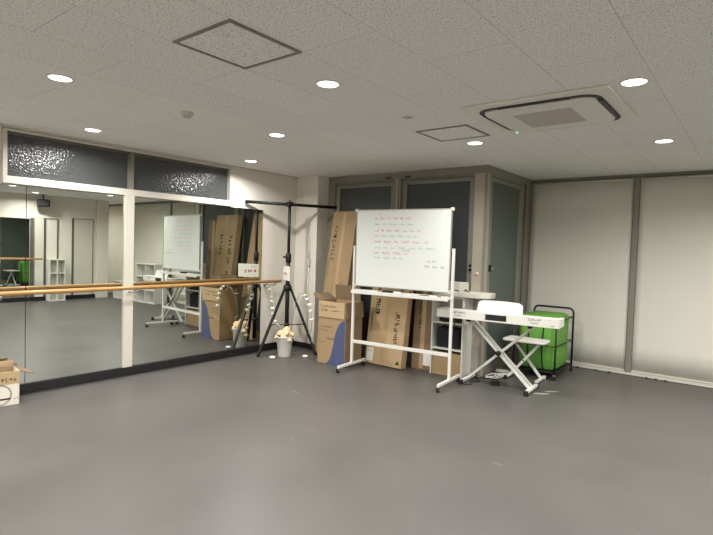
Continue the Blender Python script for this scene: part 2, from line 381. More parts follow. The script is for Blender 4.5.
# ---------------------------------------------------------------- ceiling fittings
def downlight(lab):
    t = thing('downlight', lab, 'ceiling light', (0, 0, H), 0, 'round recessed downlights in the ceiling')
    P().lathe([(.066, 0), (.066, -.004), (.074, -.006), (.082, -.003), (.083, 0)], 'white_plastic', 32).build('trim_ring', t)
    P().lathe([(.066, -.001), (.060, -.004), (.001, -.005)], 'lamp_glow', 32).build('lens', t)
    l = bpy.data.lights.new('downlight_lamp', 'AREA'); l.shape = 'DISK'; l.size = .12; l.energy = LAMP_W; l.color = LAMP_COL; l.spread = math.radians(158)
    lo = bpy.data.objects.new('lamp', l); COL.objects.link(lo); lo.parent = t; lo.location = (0, 0, -.012)
    return t
dl = downlight('x')
LP = [(1.909, 1.415, 'downlight at upper left, nearest the big ceiling hatch from the left'), (.527, 2.255, 'downlight just above the left transom pane'),
      (3.278, 2.429, 'large downlight in the middle, right of the big ceiling hatch'), (1.895, 3.287, 'downlight right of the smoke detector'),
      (.524, 4.138, 'downlight at the end of the transom near the white wall'), (4.824, 3.373, 'downlight beside the right end of the air conditioner'),
      (3.296, 4.488, 'downlight behind the small hatch, left of the air conditioner'), (4.738, 5.204, 'downlight nearest the roller blinds'),
      (6.18, 3.78, 'nearer of the two downlights seen in the left mirror only'), (7.38, 4.62, 'downlight seen in the left mirror beside the speaker'),
      (.525, .37, None), (1.9, -.47, None), (3.28, .45, None), (4.8, 1.5, None), (4.8, -.4, None), (6.2, 2.1, None), (6.2, .2, None), (7.35, 2.9, None), (6.2, 5.72, 'downlight seen in the left mirror beside the cream strip'), (8.75, 5.9, None), (3.28, -1.6, None), (6.2, -1.6, None), (.525, -1.5, None)]  # the alcove downlight is added, out of view, to brighten the mirrored blinds
for i, (x, y, lab) in enumerate(LP):
    lab = lab or 'unseen ceiling downlight, behind the viewer or added in the alcove'
    if i == 0: dl.location = (x, y, H); dl['label'] = lab
    else: dup(dl, (x, y, H), 0, lab)

def hatch(x0, x1, y0, y1, lab, fw=.018):
    t = thing('ceiling_hatch', lab, 'access hatch', ((x0+x1)/2, (y0+y1)/2, H), group='access hatches in the ceiling')
    a = (x1-x0)/2; b = (y1-y0)/2
    q = P()
    for s1, s2, s3, s4 in ((-a, a, -b, -b+fw), (-a, a, b-fw, b), (-a, -a+fw, -b+fw, b-fw), (a-fw, a, -b+fw, b-fw)): q.box(s1, s2, s3, s4, -.008, 0, 'frame_hatch')
    q.build('frame', t, bevel=.001)
    P().box(-a+fw+.002, a-fw-.002, -b+fw+.002, b-fw-.002, -.004, 0, 'ceiling').build('lid', t)
mat('frame_hatch', (124, 121, 116), 0.45)
hatch(3.06, 3.515, 1.485, 1.955, 'large square ceiling hatch with grey frame near the top left')
hatch(3.07, 3.55, 3.80, 4.25, 'small looking square ceiling hatch beside the air conditioner')

# air conditioner cassette
t = thing('air_conditioner', 'white square ceiling cassette air conditioner with curved dark louver slots', 'air conditioner', (4.21, 3.79, H))
P().prism(rrect(-.49, .49, -.46, .46, .03), -.018, 0, 'ac_white').build('panel', t, bevel=.006)
P().prism(rrect(-.377, .377, -.352, .352, .10), -.038, -.018, 'ac_white').build('raised_face', t, bevel=.012)
def ring(x0, x1, y0, y1, r, wd, z0, z1, m):
    a = rrect(x0, x1, y0, y1, r, 8); b = rrect(x0+wd, x1-wd, y0+wd, y1-wd, max(r-wd, .01), 8); n = len(a)
    q = P(); vs = [(x, y, z) for z in (z0, z1) for x, y in a] + [(x, y, z) for z in (z0, z1) for x, y in b]
    fs = []
    for i in range(n):
        j = (i+1) % n
        fs += [(i, j, n+j, n+i), (2*n+i, 2*n+j, 3*n+j, 3*n+i), (i, j, 2*n+j, 2*n+i), (n+i, n+j, 3*n+j, 3*n+i)]
    q.add(vs, fs, m); return q
ring(-.41, .41, -.385, .385, .12, .033, -.0225, -.017, 'louver_dark').build('air_slot', t)
for a, (cx, cy, rz) in enumerate(((0, .352, 0), (0, -.352, PI), (.377, 0, -PI/2), (-.377, 0, PI/2))):
    P().box(-.24, .24, .004, .030, -.030, -.020, 'louver_dark', Matrix.Translation((cx, cy, 0)) @ Matrix.Rotation(rz, 4, 'Z')).build('louver', t, bevel=.002)
q = P().box(-.2, .2, -.2, .2, -.042, -.037, 'ac_grille')
for i in range(19): q.box(-.19, .19, -.19+i*.0208, -.183+i*.0208, -.045, -.042, 'ac_grille')
q.build('intake_grille', t)
P().lathe([(.007, 0), (.007, -.004), (.001, -.006)], 'led_green', 12, c=(-.395, .40, -.018)).build('indicator_light', t)

t = thing('smoke_detector', 'round off-white smoke detector on the ceiling', 'smoke detector', (1.858, 2.367, H))
P().lathe([(.052, 0), (.052, -.012), (.046, -.02), (.03, -.024), (.001, -.024)], 'off_white', 28).build('housing', t)
P().lathe([(.03, -.024), (.027, -.04), (.001, -.042)], 'ac_grille', 24).build('sensor_cap', t)
def vent(lab, x, y):
    t = thing('ceiling_vent', lab, 'ceiling disc', (x, y, H))
    P().lathe([(.045, 0), (.045, -.004), (.035, -.007), (.001, -.007)], 'off_white', 24).build('disc', t)
    for k in range(7):
        a = k*PI/3.5; P().lathe([(.006, -.0065), (.006, -.0082), (.001, -.0082)], 'louver_dark', 8, c=(.022*math.cos(a), .022*math.sin(a), 0)).build('hole', t)
vent('tiny dotted round ceiling disc between the hatch and central downlight', 3.272, 3.364)
vent('small round ceiling disc seen only in the left mirror, right of the speaker', 6.65, 5.22)

# ---------------------------------------------------------------- barre
t = thing('ballet_barre', 'light wooden ballet barre running in front of the wall mirrors', 'barre', (.24, 0, 0))
P().tube([(0, -.6, .975), (0, 4.95, .995)], .021, 'wood', 16).build('rail', t)
for y in (.4, 1.62, 2.885, 4.86):
    z = .975+.02*y/4.95
    P().tube([(-.235, y, z-.06), (-.10, y, z-.06), (-.01, y, z-.045), (0, y, z-.02)], .009, 'chrome', 8).lathe([(.03, 0), (.03, .008), (.001, .009)], 'chrome', 16, M=Matrix.Translation((-.224, y, z-.06)) @ Matrix.Rotation(PI/2, 4, 'Y')).build('bracket', t)
t = thing('ballet_barre', 'wooden ballet barre on the opposite wall, seen in the left mirror', 'barre', (XR-.22, 0, 0))
P().tube([(0, 1.9, 1.0), (0, 4.92, 1.0)], .02, 'wood', 16).build('rail', t)
for y in (2.2, 4.6): P().tube([(.21, y, .94), (.05, y, .94), (0, y, .98)], .009, 'chrome', 8).build('bracket', t)
# sign card on the barre end
rng = random.Random(3)
t = thing('sign_card', 'white folded card with red writing perched on the barre end', 'sign', (.405, 4.900, 1.017), math.atan2(-.165, .29))
q = P(); hw = .155; M1 = Matrix.Rotation(math.radians(10), 4, 'X')
q.box(-hw, hw, -.008, .008, 0, .19, 'label_white')
for s in (-1, 1):
    uxx = (s*-1.0, 0, 0) if s > 0 else (1, 0, 0)
    ox = hw*.75 if s > 0 else -hw*.75
    textline(q, (ox, s*.008, .06), uxx, (0, 0, 1), .055, 4, rng, 'red', (0, s, 0), .1)
    textline(q, (ox, s*.008, .14), uxx, (0, 0, 1), .025, 3, rng, 'black_ink', (0, s, 0))
q.build('card', t, bevel=0)

# ---------------------------------------------------------------- T-bar tripod stand
TC = Vector((.345, 4.985, 0))
t = thing('backdrop_stand', 'black tripod stand with a horizontal T-bar in front of white corner', 'stand', TC)
P().tube([(0, 0, .12), (0, 0, 1.36)], .029, 'black', 14).build('lower_pole', t)
P().tube([(0, 0, 1.30), (0, 0, 2.06)], .020, 'black', 14).build('upper_pole', t)
P().lathe([(.02, 1.25), (.038, 1.26), (.038, 1.37), (.02, 1.39)], 'black', 16).tube([(-.02, -.02, 1.33), (-.055, -.05, 1.33)], .013, 'black').build('lock_collar', t)
e0 = Vector((.035, 4.47, 2.055))-TC; e1 = Vector((.66, 5.60, 2.05))-TC
P().tube([e0, e1], .021, 'black', 12).build('crossbar', t)
P().box(-.035, .035, -.035, .035, 2.025, 2.085, 'black').tube([(0, 0, 2.08), (0, 0, 2.11)], .012, 'black').tube([(.02, -.03, 2.02), (.03, -.07, 2.02)], .012, 'black').build('clamp', t, bevel=.004)
P().lathe([(.03, .86), (.055, .87), (.058, .93), (.03, .96)], 'black', 16).build('hub', t)
P().lathe([(.022, .38), (.035, .385), (.035, .42), (.022, .425)], 'black', 16).build('spreader_collar', t)
for fx, fy in ((.276, 4.543), (.725, 5.18), (.07, 5.25)):
    f = Vector((fx, fy, .02))-TC; top = Vector((0, 0, .90)); hdir = Vector((f.x, f.y, 0)).normalized()
    a = top+hdir*.045
    lg = P().bar(a, f, .042, .024, 'black').build('leg', t, bevel=.003)
    P().ball(tuple(f), .022, 'black_rubber', 8).build('foot', lg)
    P().bar(Vector((0, 0, .40))+hdir*.03, a.lerp(f, .55), .022, .010, 'black').build('brace', t)

# flower bucket
t = thing('flower_bucket', 'small white bucket of cream roses at the tripod foot', 'flower pot', (.475, 4.83, 0))
P().lathe([(.082, 0), (.086, .01), (.108, .255), (.118, .262), (.118, .275), (.106, .275), (.084, .03), (.001, .03)], 'white_plastic', 28).build('bucket', t)
P().lathe([(.102, .235), (.001, .245)], 'stem', 16).build('stems', t)
def rose_mesh(q, c, r, rng, m='rose'):
    for k in range(3):
        n = 4+k; rr = r*(.45+.3*k)
        for i in range(n):
            a = 2*PI*i/n+rng.random(); cc = (c[0]+rr*.55*math.cos(a), c[1]+rr*.55*math.sin(a), c[2]+r*.25*(1-k))
            q.ball(cc, r*.5, m, 6, sc=(.75, .75, .8))
rng = random.Random(5)
for dx, dy, dz, r in ((-.07, -.02, .31, .052), (-.01, -.05, .32, .055), (.06, -.02, .33, .055), (.01, .03, .37, .05), (-.05, .05, .34, .05), (.09, .04, .31, .045), (-.115, -.03, .25, .045), (.045, -.06, .29, .045), (.115, -.02, .24, .035), (-.13, 0, .19, .035)):
    q = P(); rose_mesh(q, (dx, dy, dz), r, rng); q.build('rose', t)
# garland of blossoms over the barre end and tripod
def spline(pts, n=10):
    pts = [Vector(a) for a in pts]; out = []
    for i in range(len(pts)-1):
        p0 = pts[max(i-1, 0)]; p1 = pts[i]; p2 = pts[i+1]; p3 = pts[min(i+2, len(pts)-1)]
        for k in range(n):
            s = k/n; out.append(.5*((2*p1)+(-p0+p2)*s+(2*p0-5*p1+4*p2-p3)*s*s+(-p0+3*p1-3*p2+p3)*s**3))
    return out+[pts[-1]]
def garland(lab, pts, marks, tw=0):
    t = thing('flower_garland', lab, 'garland', pts[0]); o = Vector(pts[0]); s = spline(pts)
    P().tube([a-o for a in s], .0035, 'stem', 6).build('wire', t)
    rng = random.Random(len(pts)*7)
    for m_ in marks:
        c = s[int(m_*(len(s)-1))]-o; q = P()
        for i in range(5):
            a = 2*PI*i/5; q.ball((c.x+.014*math.cos(a), c.y+.014*math.sin(a), c.z+rng.uniform(-.01, .01)), .0135, 'petal', 6, sc=(1, 1, .9))
        q.build('blossom', t)
    for i in range(tw):
        a = s[rng.randrange(len(s))]-o; b = a+Vector((rng.uniform(-.06, .06), rng.uniform(-.06, .06), rng.uniform(-.12, .02)))
        P().tube([a, (a+b)/2+Vector((0, .01, .01)), b], .002, 'petal', 5).build('twig', t)
garland('wiry garland of small white blossoms hanging between barre end and bucket', [(.24, 4.74, .93), (.20, 4.80, .80), (.25, 4.80, .66), (.31, 4.78, .50), (.40, 4.80, .36)], (.1, .3, .42, .55, .66, .8), 26)
garland('garland of white blossoms arching up from the bucket toward the carton', [(.56, 4.86, .36), (.60, 4.86, .60), (.70, 4.84, .83), (.80, 4.81, .87), (.90, 4.80, .81), (.96, 4.80, .68), (.985, 4.80, .52), (.98, 4.80, .38)], (.50, .58, .66, .74, .83), 12)
for (x, y, lab) in ((.47, 4.62, 'white blossom lying on the floor left of the bucket'), (.72, 4.98, 'white blossom lying on the floor right of the bucket')):
    q = P()
    for i in range(5): a = 2*PI*i/5; q.ball((.02*math.cos(a), .02*math.sin(a), .016), .02, 'petal', 6, sc=(1, 1, .8))
    tag(q.build('fallen_blossom'), lab, 'blossom', loc=(x, y, 0))
# wall switch with conduit on the corner wall
t = thing('wall_switch', 'beige switch box on a conduit in the white corner', 'switch', (.30, 5.45, 1.25))
P().box(-.03, .03, -.03, 0, -.05, .05, 'off_white').build('switch_box', t, bevel=.004)
P().tube([(0, -.012, .05), (0, -.012, .38)], .011, 'wall_white').tube([(0, -.012, -.05), (0, -.012, -1.15)], .011, 'wall_white').build('conduit', t)

# ---------------------------------------------------------------- cartons
rng = random.Random(11)
# open carton with a blue wave
X0, X1, Y0, Y1, HB = 1.03, 1.475, 4.88, 5.22, .80
t = thing('open_carton', 'open brown carton with blue wave print beside the tripod', 'cardboard box', (X0, Y0, 0))
W = X1-X0; L = Y1-Y0; th = .006
q = P()
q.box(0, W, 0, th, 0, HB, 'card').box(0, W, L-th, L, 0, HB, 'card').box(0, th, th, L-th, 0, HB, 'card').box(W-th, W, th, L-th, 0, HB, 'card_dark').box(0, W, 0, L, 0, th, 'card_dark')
wave = [(.12, 0), (.16, .02), (.20, .06), (.235, .14), (.262, .26), (.285, .37), (.315, .46), (.355, .53), (.40, .57), (.45, .58)]
poly = [(min(a*W/.45, W), b) for a, b in wave]+[(W, 0)]
q.add([(a, -.0015, b) for a, b in poly], [tuple(range(len(poly)))], 'card_blue')
q.add([(a, -.0022, b+.02) for a, b in poly[3:-1]]+[(a, -.0022, b+.028) for a, b in reversed(poly[3:-1])], [tuple(range(2*len(poly[3:-1])))], 'card_light')
textline(q, (.05, 0, .47), (1, 0, 0), (0, 0, 1), .02, 10, rng, 'ink', (0, -1, 0), .1)
textline(q, (.05, 0, .42), (1, 0, 0), (0, 0, 1), .016, 8, rng, 'ink', (0, -1, 0), .1)
textline(q, (.14, 0, .32), (1, 0, 0), (0, 0, 1), .028, 6, rng, 'ink', (0, -1, 0), .1)
textline(q, (.03, 0, .27), (1, 0, 0), (0, 0, 1), .016, 6, rng, 'ink', (0, -1, 0), .1)
q.build('box_body', t)
fq = P().box(.01, W-.01, -.012, -.006, .60, .80, 'card_light')               # front flap folded down
textline(fq, (.05, -.012, .725), (1, 0, 0), (0, 0, 1), .030, 10, rng, 'ink', (0, -1, 0), .1)
textline(fq, (.05, -.012, .675), (1, 0, 0), (0, 0, 1), .034, 4, rng, 'ink', (0, -1, 0), .05)
textline(fq, (.22, -.012, .68), (1, 0, 0), (0, 0, 1), .022, 7, rng, 'ink', (0, -1, 0), .1)
fq.build('flap', t)
def flap(name, a, b, dirv, ln, m, parent):
    a = Vector(a); b = Vector(b); dv = Vector(dirv).normalized()*ln; nn = (b-a).cross(dv).normalized()*.004
    vs = [a, b, b+dv*.98, a+dv*.98]; q = P(); q.add([v-nn for v in vs]+[v+nn for v in vs], [(3, 2, 1, 0), (4, 5, 6, 7), (0, 1, 5, 4), (1, 2, 6, 5), (2, 3, 7, 6), (3, 0, 4, 7)], m)
    return q.build(name, parent)
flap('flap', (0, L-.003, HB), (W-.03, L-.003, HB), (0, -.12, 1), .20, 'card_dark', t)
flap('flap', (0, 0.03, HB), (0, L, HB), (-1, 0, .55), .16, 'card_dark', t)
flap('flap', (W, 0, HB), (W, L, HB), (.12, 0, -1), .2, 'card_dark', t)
# left flap above: dark card puts the opening's shade into its colour

def leaning_carton(name, lab, x0, x1, yb, yt, hgt, th, deco, m='card', mt='card_light'):
    """long flat carton standing on end, foot at yb, leaning back to yt at its top"""
    t = thing(name, lab, 'cardboard box', ((x0+x1)/2, yb, 0)); W = (x1-x0)/2
    ang = math.atan2(yt-yb, hgt); M = Matrix.Rotation(-ang, 4, 'X')
    q = P(); q.box(-W, W, 0, th, 0, hgt, m); deco(q, W, hgt)
    z0 = min((M @ v).z for v in q.v); q.v = [M @ v - Vector((0, 0, z0)) for v in q.v]
    q.build('box_body', t, bevel=0)
    q = P().box(-.03, .03, -.002, 0, 0.02, hgt-.02, mt); q.v = [M @ v - Vector((0, 0, z0)) for v in q.v]
    q.build('packing_tape', t)
    return t
mat('tape', (176, 150, 112), 0.35)
def vtext(q, x, z, h, n, rng, m='ink', y=0):       # printed line running up the carton
    textline(q, (x, y, z), (0, 0, 1), (-1, 0, 0), h, n, rng, m, (0, -1, 0), .12)
def deco_B(q, W, h):
    q.add([(-W-.0015, .005, .2), (-W-.0015, .095, .12), (-W-.0015, .095, .78), (-W-.0015, .07, .84), (-W-.0015, .03, .80), (-W-.0015, .005, .66)], [(0, 1, 2, 3, 4, 5)], 'card_blue')  # this blue stands for a dark-blue thing beside the carton, not its print
    vtext(q, -W+.11, 1.30, .07, 6, rng); vtext(q, -W+.11, 1.62, .05, 4, rng); vtext(q, -W+.04, 1.05, .025, 12, rng)
    vtext(q, W-.04, .62, .06, 7, rng); vtext(q, W-.11, .85, .03, 6, rng); q.add([(-W+.17, -.0015, 1.93), (-W+.21, -.0015, 1.93), (-W+.19, -.0015, 1.89)], [(0, 1, 2)], 'ink')
leaning_carton('tall_carton', 'tall flat carton standing on end at left, behind the open carton', .66, 1.08, 5.235, 5.56, 2.0, .10, deco_B, 'card', 'tape')
def deco_C(q, W, h):
    vtext(q, -W+.16, .62, .09, 5, rng); vtext(q, -W+.16, 1.15, .08, 7, rng); vtext(q, W-.08, .30, .075, 6, rng); vtext(q, W-.08, .95, .05, 9, rng)
    vtext(q, -W+.30, .95, .05, 8, rng); vtext(q, -W+.06, .4, .03, 10, rng); vtext(q, W-.16, 1.3, .07, 6, rng)
    q.box(-W+.02, -W+.12, -.002, 0, .03, .20, 'label_white'); textline(q, (-W+.03, -.002, .15), (1, 0, 0), (0, 0, 1), .02, 4, rng, 'ink', (0, -1, 0))
    q.add([(W-.09, -.0015, .04), (W-.03, -.0015, .04), (W-.06, -.0015, .09)], [(0, 1, 2)], 'ink')
leaning_carton('tall_carton', 'tall printed carton leaning behind the middle of the whiteboard, white label at foot', 1.475, 2.035, 5.30, 5.55, 1.98, .11, deco_C, 'card_light', 'tape')
def deco_D(q, W, h):
    q.box(.02, .14, -.002, 0, .06, .21, 'label_white'); vtext(q, -.02, .5, .05, 8, rng)
leaning_carton('tall_carton', 'darker tall carton between the leaning carton and white shelf', 2.06, 2.33, 5.50, 5.60, 1.90, .05, deco_D, 'card_dark', 'tape')
# carton at the lower left
t = thing('open_carton', 'open white and brown carton on the floor at the left edge', 'cardboard box', (.325, 1.735, 0), math.atan2(.18, .02)-PI/2)
# local: +x along the wall-facing side, front corner at the origin; faces the viewer with -y... (width W back along -x)
W, L, HB = .40, .22, .30
q = P()
q.box(-L, 0, -W, -W+.005, 0, HB, 'card_white').box(-L, 0, -.005, 0, 0, HB, 'card_white').box(-L, -L+.005, -W, 0, 0, HB, 'card').box(-.005, 0, -W, 0, 0, HB, 'card_white').box(-L, 0, -W, 0, 0, .005, 'card')
q.box(0, .0015, -W, 0, .19, HB, 'card_light')
for r in (.085, .092):
    ang = [2*PI*i/30 for i in range(31)]
    for a, b in zip(ang[:-1], ang[1:]):
        q.add([(.002, -.15+r*math.cos(a), .10+r*math.sin(a)), (.002, -.15+r*math.cos(b), .10+r*math.sin(b)), (.002, -.15+(r-.003)*math.cos(b), .10+(r-.003)*math.sin(b)), (.002, -.15+(r-.003)*math.cos(a), .10+(r-.003)*math.sin(a))], [(0, 1, 2, 3)], 'ink')
q.add([(.0022, -.24, .07), (.0022, -.06, .07), (.0022, -.07, .055), (.0022, -.23, .055)], [(0, 1, 2, 3)], 'ink')
textline(q, (.001, -.14, .215), (0, 1, 0), (0, 0, 1), .03, 4, rng, 'ink', (1, 0, 0)); textline(q, (.001, -.04, .05), (0, 1, 0), (0, 0, 1), .018, 2, rng, 'ink', (1, 0, 0))
q.build('box_body', t)
flap('flap', (0, 0, HB), (-L, 0, HB), (.1, 1, -.35), .115, 'card_dark', t)
flap('flap', (-L, -W, HB), (-L, 0, HB), (-.5, 0, 1), .06, 'card', t)
flap('flap', (0, -W, HB), (-L, -W, HB), (0, -.8, .2), .12, 'card', t)

# ---------------------------------------------------------------- whiteboard
rz = math.radians(5)
t = thing('whiteboard', 'large white marker board on a wheeled frame with red and green writing', 'whiteboard', (2.20, 4.97, 0), rz)
q = P()
for a in ((-.612, .618, 1.932, 1.944), (-.612, .618, 1.026, 1.038)): q.box(a[0], a[1], -.028, -.002, a[2], a[3], 'aluminium')
for a in ((-.612, -.600), (.606, .618)): q.box(a[0], a[1], -.028, -.002, 1.038, 1.932, 'aluminium')
q.build('board_frame', t, bevel=.002)
for s, c in ((-.612, 0), (.618, 0)):
    for z in (1.035, 1.936):
        P().box(s-.018, s+.018, -.031, 0, z-.018, z+.018, 'ac_grille').build('corner_cap', t, bevel=.004)
for s in (-1, 1):
    P().box(s*.64-.014, s*.64+.014, -.012, .018, .075, 1.51, 'white_paint').build('post', t, bevel=.003)
    P().tube([(s*.64, 0, 1.45), (s*.605, 0, 1.45)], .012, 'black', 10).build('pivot', t)
    P().box(s*.64-.014, s*.64+.014, -.285, .30, .055, .085, 'white_paint').build('foot_bar', t, bevel=.003)
    for e in (-1, 1):
        c = P().tube([(s*.64-.012, e*.282, .026), (s*.64+.012, e*.282, .026)], .026, 'black_rubber', 16).build('caster_wheel', t)
        P().box(s*.64-.016, s*.64-.013, e*.282-.012, e*.282+.012, .02, .056, 'chrome').box(s*.64+.013, s*.64+.016, e*.282-.012, e*.282+.012, .02, .056, 'chrome').box(s*.64-.016, s*.64+.016, e*.282-.012, e*.282+.012, .0535, .056, 'chrome').build('caster_fork', c)
P().box(-.628, .628, -.002, .014, .325, .365, 'white_paint').build('lower_rail', t, bevel=.002)
P().box(-.628, .628, -.075, .012, .957, .965, 'white_paint').box(-.628, .628, -.079, -.072, .938, .979, 'white_paint').box(-.628, .628, .005, .012, .942, .987, 'white_paint').build('marker_tray', t, bevel=.002)
# handwriting: red and green lines, mixed lengths
def scribble(q, x0, z, total, nw, m, rng, h=.03):
    ws = [rng.uniform(.5, 1.5) for _ in range(nw)]; gap = .40*total/nw; k_ = (total-gap*(nw-1))/sum(ws); x = x0
    for wl in [a*k_ for a in ws]:
        nn = max(2, int(wl/.02)); pts = []
        for k in range(nn*2+1):
            pts.append((x+wl*k/(nn*2), z+(h*rng.uniform(.45, 1) if k % 2 else h*rng.uniform(0, .25))))
        for (a, b), (c, d) in zip(pts[:-1], pts[1:]):
            ln = math.hypot(c-a, d-b); nx, nz = -(d-b)/ln*.0017, (c-a)/ln*.0017
            q.add([(a-nx, -.0252, b-nz), (a+nx, -.0252, b+nz), (c+nx, -.0252, d+nz), (c-nx, -.0252, d-nz)], [(0, 1, 2, 3)], m)
        x += wl+gap
rng = random.Random(21)
q = P().box(-.605, .610, -.024, -.006, 1.035, 1.937, 'board_white')
for z, tot, nw in ((1.822, .47, 6), (1.680, .60, 7), (1.550, .70, 6), (1.420, .44, 4)): scribble(q, -.35, z, tot, nw, 'red_ink', rng, .034)
for z, tot, nw in ((1.757, .50, 5), (1.617, .56, 6), (1.485, .78, 7), (1.365, .38, 4)): scribble(q, -.35, z, tot, nw, 'green_ink', rng, .028)
scribble(q, -.31, 1.885, .05, 1, 'black_ink', rng, .015); scribble(q, .34, 1.345, .10, 2, 'black_ink', rng, .026); scribble(q, .31, 1.285, .24, 3, 'black_ink', rng, .028); scribble(q, .03, 1.462, .09, 1, 'black_ink', rng, .018)
q.build('writing_surface', t)
Mt = Matrix.Translation((2.20, 4.97, 0)) @ Matrix.Rotation(rz, 4, 'Z')
def on_tray(name, lab, cat, x, y, q, grp=None):
    o = q.build(name, bevel=.002); l = Mt @ Vector((x, y, .9655)); tag(o, lab, cat, grp, l, rz); return o
on_tray('board_eraser', 'black board eraser on the whiteboard tray', 'eraser', -.13, -.035, P().box(-.075, .075, -.025, .025, 0, .022, 'black').box(-.075, .075, -.025, .025, .022, .034, 'dark_cloth'))
on_tray('marker_pen', 'white and red marker pen left of the eraser', 'marker', -.30, -.045, P().tube([(-.09, 0, .01), (.03, 0, .01)], .009, 'white_plastic').tube([(.03, 0, .01), (.085, 0, .01)], .0095, 'red'))
on_tray('marker_pen', 'black capped marker lying at the right end of the tray', 'marker', .47, -.045, P().tube([(-.06, 0, .01), (.02, 0, .01)], .009, 'white_plastic').tube([(.02, 0, .01), (.06, 0, .01)], .0095, 'black'))
on_tray('marker_pen', 'short dark marker on the tray, left of the black capped one', 'marker', .33, -.045, P().tube([(-.06, 0, .01), (.05, 0, .01)], .0095, 'black'))
on_tray('tissue', 'crumpled white tissue beside the board eraser', 'tissue', -.02, -.03, P().prism([(-.04, -.03), (.03, -.025), (.045, .01), (.0, .03), (-.035, .015)], 0, .012, 'label_white').add([(-.03, -.02, .012), (.03, -.02, .012), (.01, .02, .012), (0, 0, .06)], [(0, 1, 3), (1, 2, 3), (2, 0, 3)], 'label_white') or P().prism([(-.04, -.03), (.03, -.025), (.045, .01), (.0, .03), (-.035, .015)], 0, .03, 'label_white'))

# ---------------------------------------------------------------- shelf desk with things
t = thing('shelf_desk', 'off-white open shelf unit with an overhanging desk top', 'shelf', (2.36, 5.44, 0))
P().box(0, .016, 0, .235, 0, .925, 'white_paint').build('side_panel', t, bevel=.001)
P().box(.405, .425, -.005, .235, 0, .925, 'white_paint').build('side_panel', t, bevel=.001)
P().box(.016, .405, .225, .235, 0, .925, 'off_white').build('back_panel', t)
for z in (.31, .62): P().box(.016, .405, 0, .225, z, z+.018, 'white_paint').build('shelf_board', t)
P().box(0, .425, 0, .235, .925, .943, 'white_paint').build('top_board', t)
P().prism([(.02, -.04)]+[(.60+.12*math.sin(a), -.04+.12-.12*math.cos(a)) for a in [i*PI/12 for i in range(7)]]+[(.70, .232), (.02, .232)], .953, 1.013, 'off_white').build('desk_top', t, bevel=.008)
P().box(.05, .42, .0, .232, .943, .953, 'off_white').build('riser', t)
q = P().box(-.16, .16, -.12, .12, 0, .095, 'off_white').box(-.155, .155, -.115, .115, .095, .103, 'white_plastic').box(-.15, .15, -.122, -.12, .01, .02, 'louver_dark')
tag(q.build('document_box', bevel=.006), 'small pale box on the desk top behind the whiteboard post', 'box', loc=(2.57, 5.53, 1.014))
tag(P().tube([(0, 0, .008), (.03, -.02, .03), (.045, -.03, .008), (.06, -.01, .008)], .006, 'black', 8).ball((0, 0, .012), .012, 'chrome', 8).build('cable_end'), 'small dark plug beside the pale box on the desk top', 'plug', loc=(2.76, 5.48, 1.014))
t = thing('black_bag', 'soft black bag on the middle shelf of the white unit', 'bag', (2.56, 5.56, .329))
P().prism(rrect(-.15, .15, -.09, .09, .04), 0, .235, 'dark_cloth').build('bag_body', t, bevel=.02)
P().tube(spline([(-.08, -.05, .225), (-.06, -.07, .265), (.05, -.07, .27), (.08, -.05, .225)]), .008, 'black', 8).build('handle', t)
tag(P().prism(rrect(-.14, .14, -.08, .08, .03), 0, .09, 'dark_cloth').build('black_pouch', bevel=.02), 'flat black pouch on the top shelf of the white unit', 'pouch', loc=(2.57, 5.56, .639))
q = P().box(-.185, .185, -.10, .10, 0, .27, 'card').box(-.185, .185, -.012, .012, .27, .2715, 'tape'); 
tag(q.build('small_carton', bevel=.002), 'brown carton in the lowest compartment of the white shelf', 'cardboard box', loc=(2.571, 5.552, .001))

# ---------------------------------------------------------------- keyboard, stand, bench
KX0, KX1, KY0, KY1, KZ0, KZ1 = 2.53, 3.90, 5.33, 5.59, .742, .85
t = thing('digital_piano', 'long white digital piano seen from behind on an X stand', 'keyboard', (3.245, 5.315, KZ0), math.radians(5.5))
hw = .655; hd = (KY1-KY0)/2
q = P().box(-hw, hw, -hd, hd, 0, .052, 'white_plastic').box(-hw, hw, -hd, -.01, .052, .094, 'white_plastic').box(-hw, -hw+.04, -.01, hd, .055, .085, 'white_plastic').box(hw-.04, hw, -.01, hd, .055, .085, 'white_plastic')
rng = random.Random(8)
textline(q, (-hw+.20, -hd, .055), (1, 0, 0), (0, 0, 1), .026, 7, rng, 'black_ink', (0, -1, 0), 0)
textline(q, (-hw+.22, -hd, .025), (1, 0, 0), (0, 0, 1), .018, 5, rng, 'black_ink', (0, -1, 0), 0)
textline(q, (hw-.30, -hd, .055), (1, 0, 0), (0, 0, 1), .026, 6, rng, 'black_ink', (0, -1, 0), 0)
textline(q, (hw-.28, -hd, .025), (1, 0, 0), (0, 0, 1), .018, 6, rng, 'black_ink', (0, -1, 0), 0)
textline(q, (hw-.09, -hd, .012), (1, 0, 0), (0, 0, 1), .014, 4, rng, 'black_ink', (0, -1, 0), 0)
for xx in (-.36, -.1, .35, .56): q.lathe([(.004, 0), (.004, .002), (.001, .002)], 'louver_dark', 8, M=Matrix.Translation((xx, -hd, .078)) @ Matrix.Rotation(PI/2, 4, 'X'))
q.build('case', t, bevel=.006)
P().box(-.095, .13, -hd-.003, -hd+.002, .018, .078, 'black').build('port_panel', t)
q = P()
for i in range(52): x = -hw+.045+i*(2*hw-.09)/52; q.box(x, x+(2*hw-.09)/52-.0015, 0, hd-.005, .056, .072, 'board_white')
q.build('white_keys', t)['kind'] = 'stuff'
q = P()
for i in range(51):
    if i % 7 in (1, 4): continue
    x = -hw+.045+(i+1)*(2*hw-.09)/52; q.box(x-.0055, x+.0055, 0, .09, .072, .083, 'black')
q.build('black_keys', t)['kind'] = 'stuff'
